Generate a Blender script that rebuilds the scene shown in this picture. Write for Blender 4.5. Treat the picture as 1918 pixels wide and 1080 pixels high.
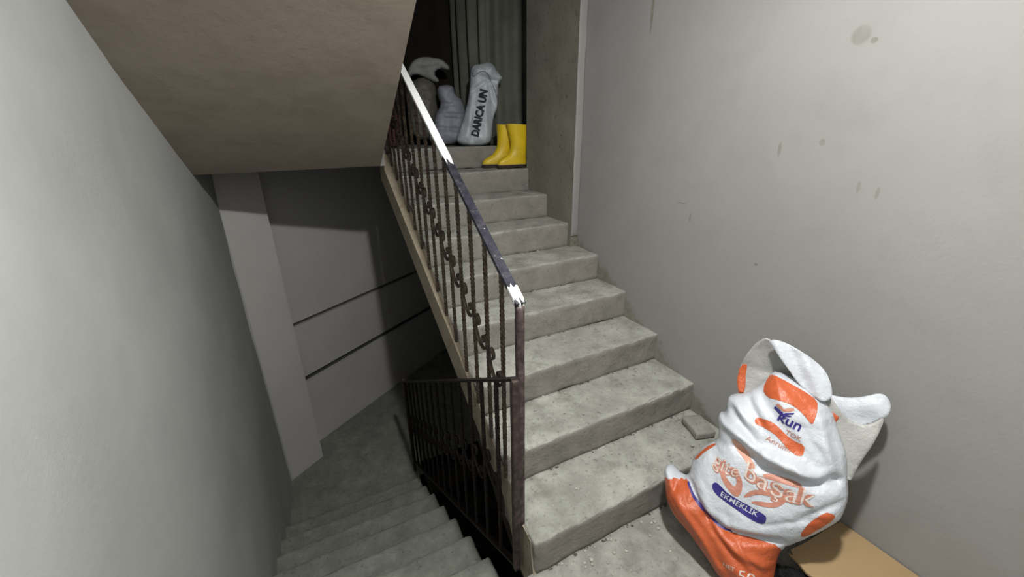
import bpy, bmesh, math, random
from mathutils import Vector, Matrix, noise
from mathutils.geometry import delaunay_2d_cdt
random.seed(7)
for o in list(bpy.data.objects): bpy.data.objects.remove(o)
SC=bpy.context.scene; COL=SC.collection
R=math.radians
# ---------------------------------------------------------------- camera
cam=bpy.data.cameras.new('camera'); cam.sensor_width=36; cam.lens=14.334; cam.clip_start=.02
co=bpy.data.objects.new('camera',cam); COL.objects.link(co); SC.camera=co
p,yw,rl=R(21.2735),R(26.9188),R(-.7655)
F=Vector((math.sin(yw)*math.cos(p),math.cos(yw)*math.cos(p),-math.sin(p)))
Rt=Vector((math.cos(yw),-math.sin(yw),0)); U=Rt.cross(F)
R2=Rt*math.cos(rl)+U*math.sin(rl); U2=-Rt*math.sin(rl)+U*math.cos(rl)
M=Matrix.Identity(4)
for i in range(3): M[i][0],M[i][1],M[i][2]=R2[i],U2[i],-F[i]
M.translation=Vector((-.5766,-.9478,1.6581)); co.matrix_world=M
# ---------------------------------------------------------------- light
W=bpy.data.worlds.new('world'); SC.world=W; W.use_nodes=True
W.node_tree.nodes['Background'].inputs[0].default_value=(1,.93,.88,1); W.node_tree.nodes['Background'].inputs[1].default_value=.006
def point(name,loc,power,radius,col):
    l=bpy.data.lights.new(name,'POINT'); l.energy=power; l.shadow_soft_size=radius; l.color=col
    o=bpy.data.objects.new(name,l); o.location=loc; COL.objects.link(o)
point('landing_bulb',(-.045,-.55,2.77),74,.06,(1,.985,.955))
ld=bpy.data.lights.new('landing_bulb_downlight','AREA'); ld.shape='DISK'; ld.size=.13; ld.energy=42; ld.color=(1,.99,.965)
lo=bpy.data.objects.new('landing_bulb_downlight',ld); lo.location=(-.045,-.55,2.765); COL.objects.link(lo)
SC.view_settings.view_transform='Standard'; SC.view_settings.look='None'; SC.view_settings.gamma=1
SC.view_settings.exposure=0.1
# ---------------------------------------------------------------- tagging
def tag(o,label=None,cat=None,group=None,kind=None):
    if label: o['label']=label
    if cat: o['category']=cat
    if group: o['group']=group
    if kind: o['kind']=kind
    return o
def empty(name,loc,label,cat,group=None):
    o=bpy.data.objects.new(name,None); COL.objects.link(o); o.location=loc; o.empty_display_size=.1
    return tag(o,label,cat,group)
def link(name,me,mat,parent=None,smooth=False):
    """mesh in world coordinates; moved into the parent's space when it has one"""
    o=bpy.data.objects.new(name,me); COL.objects.link(o)
    for m in (mat if isinstance(mat,(list,tuple)) else [mat]): me.materials.append(m)
    if smooth: me.polygons.foreach_set('use_smooth',[True]*len(me.polygons))
    if parent:
        off=parent.location.copy(); q=parent.parent
        while q: off+=q.location; q=q.parent
        me.transform(Matrix.Translation(-off)); o.parent=parent
    me.update(); return o
def mesh(v,f):
    me=bpy.data.meshes.new('m'); me.from_pydata([tuple(a) for a in v],[],f); me.update(); return me
def fix(me):
    bm=bmesh.new(); bm.from_mesh(me); bmesh.ops.recalc_face_normals(bm,faces=bm.faces); bm.to_mesh(me); bm.free(); return me
def join(parts):
    v=[];f=[]
    for a,b in parts:
        n=len(v); v+=list(a); f+=[tuple(i+n for i in q) for q in b]
    return fix(mesh(v,f))
def box(x0,y0,z0,x1,y1,z1):
    v=[(x,y,z) for x in (x0,x1) for y in (y0,y1) for z in (z0,z1)]
    return v,[(0,1,3,2),(4,6,7,5),(0,4,5,1),(2,3,7,6),(0,2,6,4),(1,5,7,3)]
def prism(poly,z0,z1):
    n=len(poly); v=[(x,y,z0) for x,y in poly]+[(x,y,z1) for x,y in poly]
    return v,[tuple(range(n))[::-1],tuple(range(n,2*n))]+[(i,(i+1)%n,n+(i+1)%n,n+i) for i in range(n)]
def prism_x(poly,x0,x1,sx=0.):
    """polygon in y,z pulled along x; x0 may drift with y (sx)"""
    n=len(poly); v=[(x0+sx*y,y,z) for y,z in poly]+[(x1,y,z) for y,z in poly]
    return v,[tuple(range(n)),tuple(range(n,2*n))[::-1]]+[(i,n+i,n+(i+1)%n,(i+1)%n) for i in range(n)]
def N3(v,s,seed=0.): return noise.noise(Vector((v[0]*s+seed,v[1]*s+seed*1.7,v[2]*s-seed)))
def rough(corner,nx,ny,nz,amp=.003,edge=.005,seed=0.):
    """block with worn, slightly wavy faces; corner(u,v,w)->point for u,v,w in 0..1"""
    def pars(n,L): e=min(.3,edge/L); return [0,e]+[e+(1-2*e)*i/n for i in range(1,n)]+[1-e,1]
    P=[Vector(corner(*c)) for c in ((0,0,0),(1,0,0),(0,1,0),(0,0,1))]
    L=[(P[i]-P[0]).length for i in (1,2,3)]
    us,vs,ws=pars(nx,L[0]),pars(ny,L[1]),pars(nz,L[2])
    A,B,C_=len(us),len(vs),len(ws); idx={};V=[];Fc=[]
    cen=Vector(corner(.5,.5,.5))
    def vid(i,j,k):
        if (i,j,k) in idx: return idx[i,j,k]
        q=Vector(corner(us[i],vs[j],ws[k])); on=sum((i in(0,A-1),j in(0,B-1),k in(0,C_-1)))
        d=Vector((N3(q,9,seed),N3(q,9,seed+5),N3(q,9,seed+11)))*amp+Vector((N3(q,35,seed),N3(q,35,seed+3),N3(q,35,seed+8)))*amp*.5
        if on>=2:
            s=.35*edge*(1 if on==2 else 1.4)*(1+1.5*max(0,N3(q,22,seed+2)))
            for ax,(i_,n_,a,b) in enumerate(((i,A,(0,.5,.5),(1,.5,.5)),(j,B,(.5,0,.5),(.5,1,.5)),(k,C_,(.5,.5,0),(.5,.5,1)))):
                if i_ in (0,n_-1):
                    dirv=(Vector(corner(*b))-Vector(corner(*a))).normalized(); d+=dirv*(s if i_==0 else -s)
        idx[i,j,k]=len(V); V.append(q+d); return idx[i,j,k]
    for a in (0,A-1):
        for j in range(B-1):
            for k in range(C_-1): Fc.append((vid(a,j,k),vid(a,j+1,k),vid(a,j+1,k+1),vid(a,j,k+1)))
    for b in (0,B-1):
        for i in range(A-1):
            for k in range(C_-1): Fc.append((vid(i,b,k),vid(i+1,b,k),vid(i+1,b,k+1),vid(i,b,k+1)))
    for c_ in (0,C_-1):
        for i in range(A-1):
            for j in range(B-1): Fc.append((vid(i,j,c_),vid(i+1,j,c_),vid(i+1,j+1,c_),vid(i,j+1,c_)))
    return V,Fc
def sweep(path,w,t,side=Vector((1,0,0)),caps=True):
    """flat bar: width w along side, thickness t, along a path"""
    V=[];Fc=[];n=len(path);P=[Vector(q) for q in path]
    for i in range(n):
        d=(P[min(n-1,i+1)]-P[max(0,i-1)]).normalized(); u=(side-d*side.dot(d)).normalized(); b=d.cross(u)
        for a,c_ in ((-1,-1),(1,-1),(1,1),(-1,1)): V.append(P[i]+u*(a*w/2)+b*(c_*t/2))
    for i in range(n-1):
        for k in range(4): Fc.append((i*4+k,i*4+(k+1)%4,i*4+4+(k+1)%4,i*4+4+k))
    if caps: Fc+= [(3,2,1,0),(n*4-4,n*4-3,n*4-2,n*4-1)]
    return V,Fc
def twisted(x,y,z0,z1,a,pitch,seed=0):
    """twisted square bar standing upright"""
    n=max(8,int((z1-z0)/.006)); V=[];Fc=[]
    for i in range(n+1):
        z=z0+(z1-z0)*i/n; t=z/pitch*math.pi*2+seed; r=a*.62*(1+.16*N3((x,y,z),60))
        for k in range(4): V.append((x+r*math.cos(t+k*math.pi/2),y+r*math.sin(t+k*math.pi/2),z))
    for i in range(n):
        for k in range(4): Fc.append((i*4+k,i*4+(k+1)%4,i*4+4+(k+1)%4,i*4+4+k))
    Fc+=[(3,2,1,0),(n*4,n*4+1,n*4+2,n*4+3)]
    return V,Fc
# ---------------------------------------------------------------- materials
ALB=.76
def sc3(c_,k=ALB): return tuple(x*k for x in c_)
def nt(name,rough_=.9,spec=.25):
    m=bpy.data.materials.new(name); m.use_nodes=True; t=m.node_tree; b=t.nodes['Principled BSDF']
    b.inputs['Roughness'].default_value=rough_; b.inputs['Specular IOR Level'].default_value=spec
    return m,t,b
def coords(t):
    g=t.nodes.new('ShaderNodeNewGeometry'); return g.outputs['Position']
def noise_(t,vec,scale,detail=4,rough_=.55):
    n=t.nodes.new('ShaderNodeTexNoise'); n.inputs['Scale'].default_value=scale; n.inputs['Detail'].default_value=detail; n.inputs['Roughness'].default_value=rough_
    t.links.new(vec,n.inputs['Vector']); return n.outputs['Fac']
def ramp(t,fac,stops):
    r=t.nodes.new('ShaderNodeValToRGB'); e=r.color_ramp.elements
    while len(e)>len(stops): e.remove(e[-1])
    while len(e)<len(stops): e.new(1)
    for k,(p_,c_) in zip(e,stops): k.position=p_; k.color=(*c_,1) if not isinstance(c_,(int,float)) else (c_,c_,c_,1)
    t.links.new(fac,r.inputs[0]); return r.outputs[0]
def mix(t,fac,a,b,mode='MIX'):
    n=t.nodes.new('ShaderNodeMix'); n.data_type='RGBA'; n.blend_type=mode
    for i,v in ((0,fac),(6,a),(7,b)):
        if hasattr(v,'is_linked') or isinstance(v,bpy.types.NodeSocket): t.links.new(v,n.inputs[i])
        else: n.inputs[i].default_value=v if isinstance(v,(int,float)) else (*v,1)
    return n.outputs[2]
def math_(t,op,a,b=None,c_=None,clamp=False):
    n=t.nodes.new('ShaderNodeMath'); n.operation=op; n.use_clamp=clamp
    for i,v in enumerate((a,b,c_)):
        if v is None: continue
        if isinstance(v,(int,float)): n.inputs[i].default_value=v
        else: t.links.new(v,n.inputs[i])
    return n.outputs[0]
def bump(t,b,h,strength,dist=.01):
    n=t.nodes.new('ShaderNodeBump'); n.inputs['Strength'].default_value=strength; n.inputs['Distance'].default_value=dist
    t.links.new(h,n.inputs['Height']); t.links.new(n.outputs[0],b.inputs['Normal'])
def sep(t,vec):
    s=t.nodes.new('ShaderNodeSeparateXYZ'); t.links.new(vec,s.inputs[0]); return s.outputs
def plain(name,col,rough_=.6,spec=.4,metal=0,var=.0,vs=20,b_=0):
    m,t,b=nt(name,rough_,spec); b.inputs['Metallic'].default_value=metal; col=sc3(col,.85)
    if var:
        P=coords(t); f=noise_(t,P,vs,5); c_=ramp(t,f,[(.3,tuple(x*(1-var) for x in col)),(.7,tuple(min(1,x*(1+var)) for x in col))])
        t.links.new(c_,b.inputs['Base Color'])
        if b_: bump(t,b,f,b_)
    else: b.inputs['Base Color'].default_value=(*col,1)
    return m
def spot(t,P,cx,cy,cz,rx,ry,rz,soft=.35):
    """0..1 mask of a mark on a wall"""
    s=sep(t,P); k=None
    for o_,c_,r_ in zip(s,(cx,cy,cz),(rx,ry,rz)):
        if r_ is None: continue
        q=math_(t,'POWER',math_(t,'ABSOLUTE',math_(t,'DIVIDE',math_(t,'SUBTRACT',o_,c_),r_)),2); k=q if k is None else math_(t,'ADD',k,q)
    return math_(t,'SUBTRACT',1.0,math_(t,'MULTIPLY',math_(t,'SUBTRACT',k,1-soft),1/(2*soft),clamp=True),clamp=True)
def plaster(name,base,dirt,marks=(),smear=None,amount=1.):
    m,t,b=nt(name,.92,.15); P=coords(t); base=sc3(base); dirt=sc3(dirt)
    n1=noise_(t,P,1.3,4,.5); n2=noise_(t,P,5,6,.6); n3=noise_(t,P,90,3,.6)
    c_=ramp(t,n1,[(.30,tuple(x*(1-.10*amount) for x in base)),(.55,base),(.75,tuple(x*(1+.05*amount) for x in base))])
    c_=mix(t,ramp(t,n2,[(.48,0.),(.80,.35*amount)]),c_,dirt)
    for (cy,cz,ry,rz,f) in marks:
        nz=noise_(t,P,25,3); k=spot(t,P,0,cy,cz,None,ry,rz)
        c_=mix(t,math_(t,'MULTIPLY',math_(t,'MULTIPLY',k,nz),1.7*f,clamp=True),c_,(.16,.16,.13) if f>0 else (.8,.8,.78))
    if smear:
        sl,z0,h=smear; s=sep(t,P)
        line=math_(t,'SUBTRACT',s[2],math_(t,'ADD',math_(t,'MULTIPLY',s[1],sl),z0))
        nn=noise_(t,P,7,6,.7); e=math_(t,'SUBTRACT',math_(t,'MULTIPLY',math_(t,'SUBTRACT',nn,.40),h*6),line)
        c_=mix(t,math_(t,'MULTIPLY',e,22,clamp=True),c_,mix(t,noise_(t,P,18,5),(.10,.105,.08),(.30,.29,.25)))
    t.links.new(c_,b.inputs['Base Color'])
    hh=math_(t,'ADD',math_(t,'MULTIPLY',n2,1.0),math_(t,'MULTIPLY',n3,.12)); bump(t,b,hh,.35,.012)
    return m
def concrete(name,a,b_col,c2,scale=1.,pits=True,bs=.6,riser=None):
    m,t,b=nt(name,.95,.12); P=coords(t); a,b_col,c2=sc3(a),sc3(b_col),sc3(c2)
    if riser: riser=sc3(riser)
    n1=noise_(t,P,2.2*scale,5,.6); n2=noise_(t,P,9*scale,8,.68); n3=noise_(t,P,48*scale,6,.7); n4=noise_(t,P,170,3,.6)
    c_=ramp(t,n2,[(.28,a),(.5,b_col),(.72,c2)])
    c_=mix(t,ramp(t,n1,[(.35,.55),(.6,0.)]),c_,tuple(x*.72 for x in b_col),'MIX')
    c_=mix(t,ramp(t,n3,[(.30,.8),(.42,0.)]),c_,tuple(x*.38 for x in a))
    c_=mix(t,ramp(t,n3,[(.62,0.),(.74,.45)]),c_,tuple(min(1,x*1.35) for x in c2))
    if riser:   # pale cement dust on treads; risers darkened, painting in shade from overhead light
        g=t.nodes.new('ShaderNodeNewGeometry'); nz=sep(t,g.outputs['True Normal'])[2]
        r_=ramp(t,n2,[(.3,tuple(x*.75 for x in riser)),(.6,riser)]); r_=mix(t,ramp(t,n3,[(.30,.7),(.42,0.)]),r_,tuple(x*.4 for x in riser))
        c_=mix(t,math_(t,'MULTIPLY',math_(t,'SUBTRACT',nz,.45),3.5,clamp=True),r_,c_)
    t.links.new(c_,b.inputs['Base Color'])
    h=math_(t,'ADD',math_(t,'ADD',math_(t,'MULTIPLY',n2,1.),math_(t,'MULTIPLY',n3,.55)),math_(t,'MULTIPLY',n4,.12)); bump(t,b,h,bs,.014)
    return m

def poly_dist(poly,x,y):
    """signed distance to a closed outline, positive inside"""
    ins=False;best=1e9;n=len(poly)
    for i in range(n):
        x0,y0=poly[i];x1,y1=poly[(i+1)%n]
        if (y0>y)!=(y1>y) and x<(x1-x0)*(y-y0)/(y1-y0)+x0: ins=not ins
        dx,dy=x1-x0,y1-y0;L=dx*dx+dy*dy or 1e-12
        t=max(0,min(1,((x-x0)*dx+(y-y0)*dy)/L));d=math.hypot(x-x0-t*dx,y-y0-t*dy)
        if d<best: best=d
    return best if ins else -best
def ridge(x,y,x0,y0,x1,y1,w,a):
    """a fold: a soft ridge (a>0) or crease (a<0) along a segment"""
    dx,dy=x1-x0,y1-y0;L=dx*dx+dy*dy
    t=((x-x0)*dx+(y-y0)*dy)/L;tc=max(0,min(1,t))
    d=math.hypot(x-x0-tc*dx,y-y0-tc*dy)
    return a*math.exp(-(d/w)**2)*(0.35+0.65*math.sin(math.pi*min(1,max(0,.1+.8*tc))))
def bulge(poly,folds,depth,rim,x,y):
    d=max(0,poly_dist(poly,x,y));k=min(1,d/rim)
    v=depth*math.sqrt(max(0,1-(1-k)**2))
    f=sum(ridge(x,y,*q) for q in folds)
    return v+1.3*f*min(1,d/.03)
bag_body = [(-0.3678, 0.3162), (-0.3459, 0.3393), (-0.308, 0.322), (-0.2804, 0.317), (-0.2676, 0.3355), (-0.2713, 0.4045), (-0.2374, 0.4744), (-0.1981, 0.5155), (-0.207, 0.5617), (-0.2208, 0.5946), (-0.218, 0.6254), (-0.1975, 0.6316), (-0.2065, 0.6868), (-0.1923, 0.7103), (-0.1517, 0.7259), (-0.1092, 0.7835), (-0.0915, 0.8244), (-0.0709, 0.8509), (0.0008, 0.8365), (0.0644, 0.807), (0.1109, 0.781), (0.1545, 0.7), (0.189, 0.6371), (0.2096, 0.5492), (0.2245, 0.4943), (0.2222, 0.4378), (0.2189, 0.4122), (0.1812, 0.3498), (0.1265, 0.2754), (0.0915, 0.2326), (0.0834, 0.1787), (0.0888, 0.1098), (0.0976, -0.0041), (0.0266, -0.0669), (-0.0692, 0.0026), (-0.1382, 0.0582), (-0.2184, 0.114), (-0.2804, 0.1445), (-0.3241, 0.1853), (-0.3461, 0.2467)]
bag_folds = [(-0.1975, 0.6061, -0.025, 0.5581, 0.02, 0.022), (-0.1906, 0.6738, -0.0643, 0.5807, 0.014, -0.012), (-0.025, 0.5581, 0.1208, 0.5451, 0.025, 0.03), (-0.144, 0.7347, -0.0616, 0.6439, 0.014, -0.014), (-0.1804, 0.71, -0.1136, 0.6421, 0.012, 0.012), (0.1119, 0.5172, 0.203, 0.5652, 0.02, -0.02), (-0.1346, 0.5376, -0.0506, 0.521, 0.014, -0.018), (-0.0472, 0.5061, 0.1254, 0.5243, 0.016, -0.02), (-0.0853, 0.7472, 0.1022, 0.5609, 0.02, -0.01), (0.1099, 0.3888, 0.1988, 0.4879, 0.012, -0.01), (0.0143, 0.3125, 0.1652, 0.4114, 0.01, -0.006), (0.0799, 0.7637, 0.1555, 0.5878, 0.018, 0.012), (0.1186, 0.7227, 0.1748, 0.5976, 0.012, -0.008), (-0.2435, 0.3862, -0.1579, 0.2767, 0.02, 0.006), (0.0427, 0.6895, 0.1386, 0.5984, 0.014, -0.008), (-0.2496, 0.3268, -0.1605, 0.2466, 0.012, -0.012), (-0.1605, 0.2466, -0.0713, 0.2277, 0.014, -0.018), (-0.0713, 0.2277, 0.0737, 0.2691, 0.016, -0.03), (-0.2743, 0.2567, -0.0833, 0.0821, 0.018, 0.012), (-0.2149, 0.2669, 0.007, 0.1209, 0.014, -0.012), (-0.1019, 0.2005, 0.0658, 0.1603, 0.018, 0.012), (-0.3142, 0.3505, -0.2917, 0.2587, 0.008, -0.008)]
d_orange_top = [(-0.0974, 0.7729), (-0.0905, 0.8241), (-0.0767, 0.8367), (-0.0288, 0.8255), (0.023, 0.8118), (0.0701, 0.7915), (0.0747, 0.7605), (0.0744, 0.7335), (0.0706, 0.7095), (0.0492, 0.7298), (0.0216, 0.7492), (-0.0077, 0.7593), (-0.045, 0.7581), (-0.0766, 0.7509)]
d_orange_mid = [(-0.0936, 0.659), (-0.0887, 0.6711), (-0.0513, 0.6788), (-0.0192, 0.6679), (0.008, 0.6476), (0.0391, 0.6363), (0.0652, 0.6377), (0.0702, 0.6081), (0.0614, 0.5928), (0.0318, 0.5997), (0.0015, 0.6212), (-0.0257, 0.6409), (-0.0613, 0.647), (-0.0851, 0.6473)]
d_orange_low = [(0.1218, 0.3285), (0.1279, 0.3632), (0.1396, 0.3927), (0.1661, 0.4416), (0.1878, 0.4435), (0.1988, 0.4355), (0.1855, 0.4028), (0.1677, 0.3697), (0.1494, 0.336), (0.1304, 0.3171)]
d_orange_base = [(-0.2521, 0.3124), (-0.2169, 0.2781), (-0.1703, 0.2483), (-0.1173, 0.2311), (-0.0746, 0.2239), (-0.0209, 0.2369), (0.0632, 0.2518), (0.085, 0.2384), (0.0802, 0.1921), (0.0862, 0.1187), (0.0931, 0.0352), (0.0386, 0.0225), (-0.0639, 0.047), (-0.1294, 0.105), (-0.2061, 0.1563), (-0.2636, 0.1856), (-0.305, 0.2213), (-0.3248, 0.2732), (-0.314, 0.3084), (-0.2836, 0.3016)]
d_orange_left = [(-0.2615, 0.4114), (-0.2322, 0.4744), (-0.1977, 0.5092), (-0.2018, 0.4953), (-0.229, 0.461), (-0.2516, 0.4119)]
d_navy_line = [(-0.2607, 0.3144), (-0.2571, 0.3219), (-0.2135, 0.285), (-0.1654, 0.2632), (-0.1156, 0.2371), (-0.0732, 0.2332), (-0.0678, 0.2252), (-0.1168, 0.2298), (-0.1699, 0.2462), (-0.2164, 0.2763)]
d_navy_label = [(-0.169, 0.3629), (-0.1684, 0.3764), (-0.159, 0.3862), (-0.1427, 0.3828), (-0.1094, 0.3673), (-0.072, 0.3606), (-0.0276, 0.3565), (0.0116, 0.3543), (0.0185, 0.3458), (0.0178, 0.3255), (0.0073, 0.3131), (-0.0267, 0.3158), (-0.072, 0.3229), (-0.1203, 0.3358), (-0.1554, 0.3475)]
d_pale_band = [(-0.1512, 0.5532), (-0.1357, 0.5695), (-0.1051, 0.5552), (-0.0795, 0.5263), (-0.0578, 0.505), (-0.0518, 0.4897), (-0.0689, 0.4902), (-0.0959, 0.5117), (-0.1227, 0.5261)]
d_swirl_left = [(-0.1657, 0.4458), (-0.1532, 0.4506), (-0.1392, 0.4282), (-0.118, 0.411), (-0.0966, 0.3974), (-0.0954, 0.423), (-0.1081, 0.4449), (-0.1283, 0.4581), (-0.1177, 0.4679), (-0.0912, 0.4499), (-0.0763, 0.4248), (-0.0726, 0.3936), (-0.0808, 0.3682), (-0.1018, 0.3735), (-0.13, 0.392), (-0.1516, 0.4174)]
d_swirl_right = [(-0.0667, 0.376), (-0.0528, 0.4063), (-0.0301, 0.4268), (0.003, 0.4425), (0.0308, 0.4495), (0.0581, 0.4485), (0.0598, 0.4337), (0.0469, 0.4066), (0.0281, 0.3901), (-0.0068, 0.3764), (-0.0428, 0.3706), (-0.0184, 0.3903), (0.0129, 0.3996), (0.0323, 0.4144), (0.0327, 0.4267), (0.0075, 0.4228), (-0.0264, 0.4104), (-0.0486, 0.388)]
d_brown_band = [(-0.0308, 0.4811), (-0.01, 0.4968), (0.0248, 0.5016), (0.0604, 0.5063), (0.0888, 0.5046), (0.0873, 0.4911), (0.0544, 0.4857), (0.0184, 0.4826), (-0.0145, 0.4756)]
d_leaf_red = [(-0.0438, 0.7388), (-0.039, 0.747), (-0.0264, 0.7429), (-0.018, 0.7348), (-0.0099, 0.7416), (0.0077, 0.748), (0.0136, 0.7427), (0.0017, 0.7327), (-0.0159, 0.726), (-0.0303, 0.7313)]
d_leaf_blue_a = [(-0.0475, 0.7247), (-0.0445, 0.7344), (-0.0295, 0.7277), (-0.0162, 0.72), (-0.0156, 0.7102), (-0.0296, 0.7133)]
d_leaf_blue_b = [(-0.0158, 0.7182), (-0.0092, 0.7248), (0.0142, 0.7336), (0.0124, 0.7273), (-0.0076, 0.7177), (0.0093, 0.7205), (0.0057, 0.7153), (-0.0093, 0.7111), (-0.0165, 0.6993)]
t_kun = [(-0.0291, 0.6889), (0.041, 0.677)]
t_tok = [(0.0038, 0.6517), (0.0512, 0.645)]
t_tiny = [(-0.0467, 0.6096), (0.0297, 0.5954)]
t_gite = [(-0.188, 0.4453), (-0.0962, 0.4411)]
t_basak = [(-0.0788, 0.4504), (0.1337, 0.4518)]
t_ekmekte = [(-0.1346, 0.349), (-0.0089, 0.3344)]
t_net = [(-0.0684, 0.0988), (-0.0296, 0.1077)]
t_fifty = [(-0.0218, 0.1049), (0.0419, 0.1168)]
h_strap = [(-0.1171, 0.9504), (-0.1035, 0.967), (-0.0597, 0.9617), (-0.0153, 0.9472), (0.0378, 0.9227), (0.0713, 0.8968), (0.093, 0.8599), (0.1058, 0.822), (0.0959, 0.7986), (0.0698, 0.7922), (0.0218, 0.8174), (-0.0054, 0.8376), (-0.038, 0.8728), (-0.0831, 0.9153), (-0.1046, 0.9417)]
h_back = [(-0.1783, 0.6562), (-0.1745, 0.7081), (-0.1946, 0.7601), (-0.1972, 0.814), (-0.1848, 0.8705), (-0.1678, 0.9142), (-0.1574, 0.9353), (-0.1336, 0.9625), (-0.1105, 0.9584), (-0.067, 0.9412), (0.004, 0.8578), (0.0293, 0.7824), (-0.0666, 0.7013)]
h_stripe = [(-0.1752, 0.7129), (-0.1942, 0.7606), (-0.1959, 0.8103), (-0.1875, 0.8336), (-0.1726, 0.8364), (-0.1693, 0.7969), (-0.159, 0.7441), (-0.1595, 0.7212)]
h_rfront = [(0.0789, 0.7843), (0.1028, 0.8177), (0.1255, 0.7909), (0.1511, 0.7637), (0.1809, 0.7489), (0.2122, 0.7508), (0.2353, 0.7742), (0.2531, 0.8007), (0.2542, 0.7634), (0.2405, 0.6848), (0.2227, 0.6028), (0.2142, 0.5417), (0.1846, 0.5758), (0.1256, 0.7071)]
h_rback = [(0.0984, 0.8153), (0.1339, 0.8169), (0.1692, 0.8287), (0.2015, 0.8491), (0.226, 0.8683), (0.2469, 0.8687), (0.2641, 0.8467), (0.2679, 0.8158), (0.2571, 0.7883), (0.2177, 0.7402), (0.1773, 0.7225), (0.1344, 0.7444)]
h_rstripe = [(0.1102, 0.7554), (0.1174, 0.7643), (0.1413, 0.7525), (0.1354, 0.7242), (0.1398, 0.6903), (0.122, 0.7224)]
upA = [(-0.1238, 0.0519), (-0.0773, 0.1529), (-0.0251, 0.289), (0.0066, 0.3898), (0.0213, 0.5083), (0.0306, 0.6086), (0.0829, 0.6241), (0.126, 0.6243), (0.1782, 0.6322), (0.2168, 0.617), (0.246, 0.5709), (0.2976, 0.5163), (0.2572, 0.4887), (0.2513, 0.4292), (0.2482, 0.3077), (0.2099, 0.2252), (0.1983, 0.1412), (0.1906, 0.0385), (0.1243, -0.0126), (0.0182, -0.0152), (-0.0854, 0.0126)]
upB = [(-0.1537, 0.0503), (-0.0979, 0.1487), (-0.0654, 0.2589), (-0.0076, 0.3411), (-0.0309, 0.4012), (-0.0336, 0.4856), (0.0459, 0.5023), (0.1143, 0.4897), (0.1194, 0.422), (0.1827, 0.3832), (0.2101, 0.2787), (0.1982, 0.1452), (0.1588, 0.0455), (0.108, 0.0094), (-0.0618, 0.003)]
upC = [(-0.0493, 0.2682), (-0.0475, 0.4263), (-0.0076, 0.5362), (0.1026, 0.5928), (0.2057, 0.5669), (0.235, 0.4477), (0.2308, 0.2659), (0.1785, 0.0448), (-0.0221, 0.0479)]
upD = [(-0.0166, 0.5518), (0.0189, 0.6702), (0.094, 0.7288), (0.1874, 0.7377), (0.3027, 0.7217), (0.3609, 0.6801), (0.3817, 0.6379), (0.3476, 0.625), (0.2829, 0.646), (0.2323, 0.6034), (0.2845, 0.5434), (0.2403, 0.5261), (0.1492, 0.5691), (0.0726, 0.603)]
upE = [(-0.1948, -0.0506), (-0.1234, 0.1117), (-0.0648, 0.2498), (-0.0065, 0.2883), (0.0261, 0.2097), (0.0307, 0.0609), (0.0418, -0.0343), (-0.0257, -0.0623)]
M_right=plaster('painted_plaster_right',(.36,.354,.343),(.275,.268,.248),
   marks=[(-.085,1.936,.028,.028,.55),(-.127,1.915,.010,.009,.8),(.89,2.22,.010,.11,1),(.103,1.57,.007,.028,.6),(-.048,1.60,.010,.012,.45),(.545,1.293,.026,.0025,1.2),(.483,1.226,.004,.022,1.1),(.30,1.189,.010,.006,-1),(.099,1.085,.007,.006,1.2),(-.20,1.455,.006,.02,.4),(-.259,1.44,.006,.02,.4)],

   smear=(.574,.115,.045))
M_left=plaster('painted_plaster_left',(.55,.562,.55),(.44,.445,.455),amount=1.3)
M_pil=plaster('painted_plaster_pilaster',(.68,.66,.64),(.56,.55,.54),amount=.7)
M_back=plaster('painted_plaster_back',(.70,.68,.665),(.58,.57,.56),amount=.7)
M_soffit=plaster('beige_plaster_soffit',(.45,.385,.32),(.30,.25,.20),amount=1.7)
M_ceil=plaster('ceiling_plaster',(.55,.54,.51),(.45,.43,.4))
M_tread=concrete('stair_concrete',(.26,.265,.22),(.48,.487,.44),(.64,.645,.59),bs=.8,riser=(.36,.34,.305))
M_down=concrete('shaded_lower_concrete',(.18,.19,.16),(.27,.28,.245),(.36,.375,.325),riser=(.2,.19,.17))  # darker copy of the stair concrete, deepens the shade on the lower level
M_floor=concrete('landing_concrete',(.24,.245,.21),(.40,.405,.365),(.54,.545,.50),bs=.8)
M_side=concrete('stair_side_plaster',(.34,.28,.20),(.46,.395,.30),(.54,.475,.375),bs=.35)
M_colm=concrete('bare_column_concrete',(.20,.20,.16),(.27,.27,.22),(.33,.33,.275),scale=.5,bs=.4)
M_under=plain('understair_shade_dark',(.055,.045,.038),.95,.1,var=.2)  # near-black on purpose: swallows bounced light, puts stairwell shade into the colour
M_slot=plain('slot_shadow_grey',(.10,.10,.09),.95,.1,var=.2)
# rusty dark bars
def iron(name,a,b_,c2,r=.55):
    m,t,b=nt(name,r,.4); P=coords(t); n=noise_(t,P,38,6,.7)
    t.links.new(ramp(t,n,[(.35,a),(.52,b_),(.68,c2)]),b.inputs['Base Color']); b.inputs['Metallic'].default_value=.25; bump(t,b,n,.7,.004); return m
M_iron=iron('worn_dark_iron',(.035,.024,.018),(.075,.052,.038),(.15,.12,.095))
M_post=iron('worn_plum_iron',(.035,.025,.024),(.085,.062,.060),(.14,.11,.105))
M_rail=iron('scuffed_navy_black_rail',(.018,.018,.026),(.035,.035,.05),(.09,.085,.09),.4)
_t=M_rail.node_tree; _b=_t.nodes['Principled BSDF']; _P=coords(_t)
_c=mix(_t,ramp(_t,noise_(_t,_P,55,4,.5),[(.69,0.),(.72,1.)]),_b.inputs['Base Color'].links[0].from_socket,(.65,.65,.66)); _t.links.new(_c,_b.inputs['Base Color'])
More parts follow.
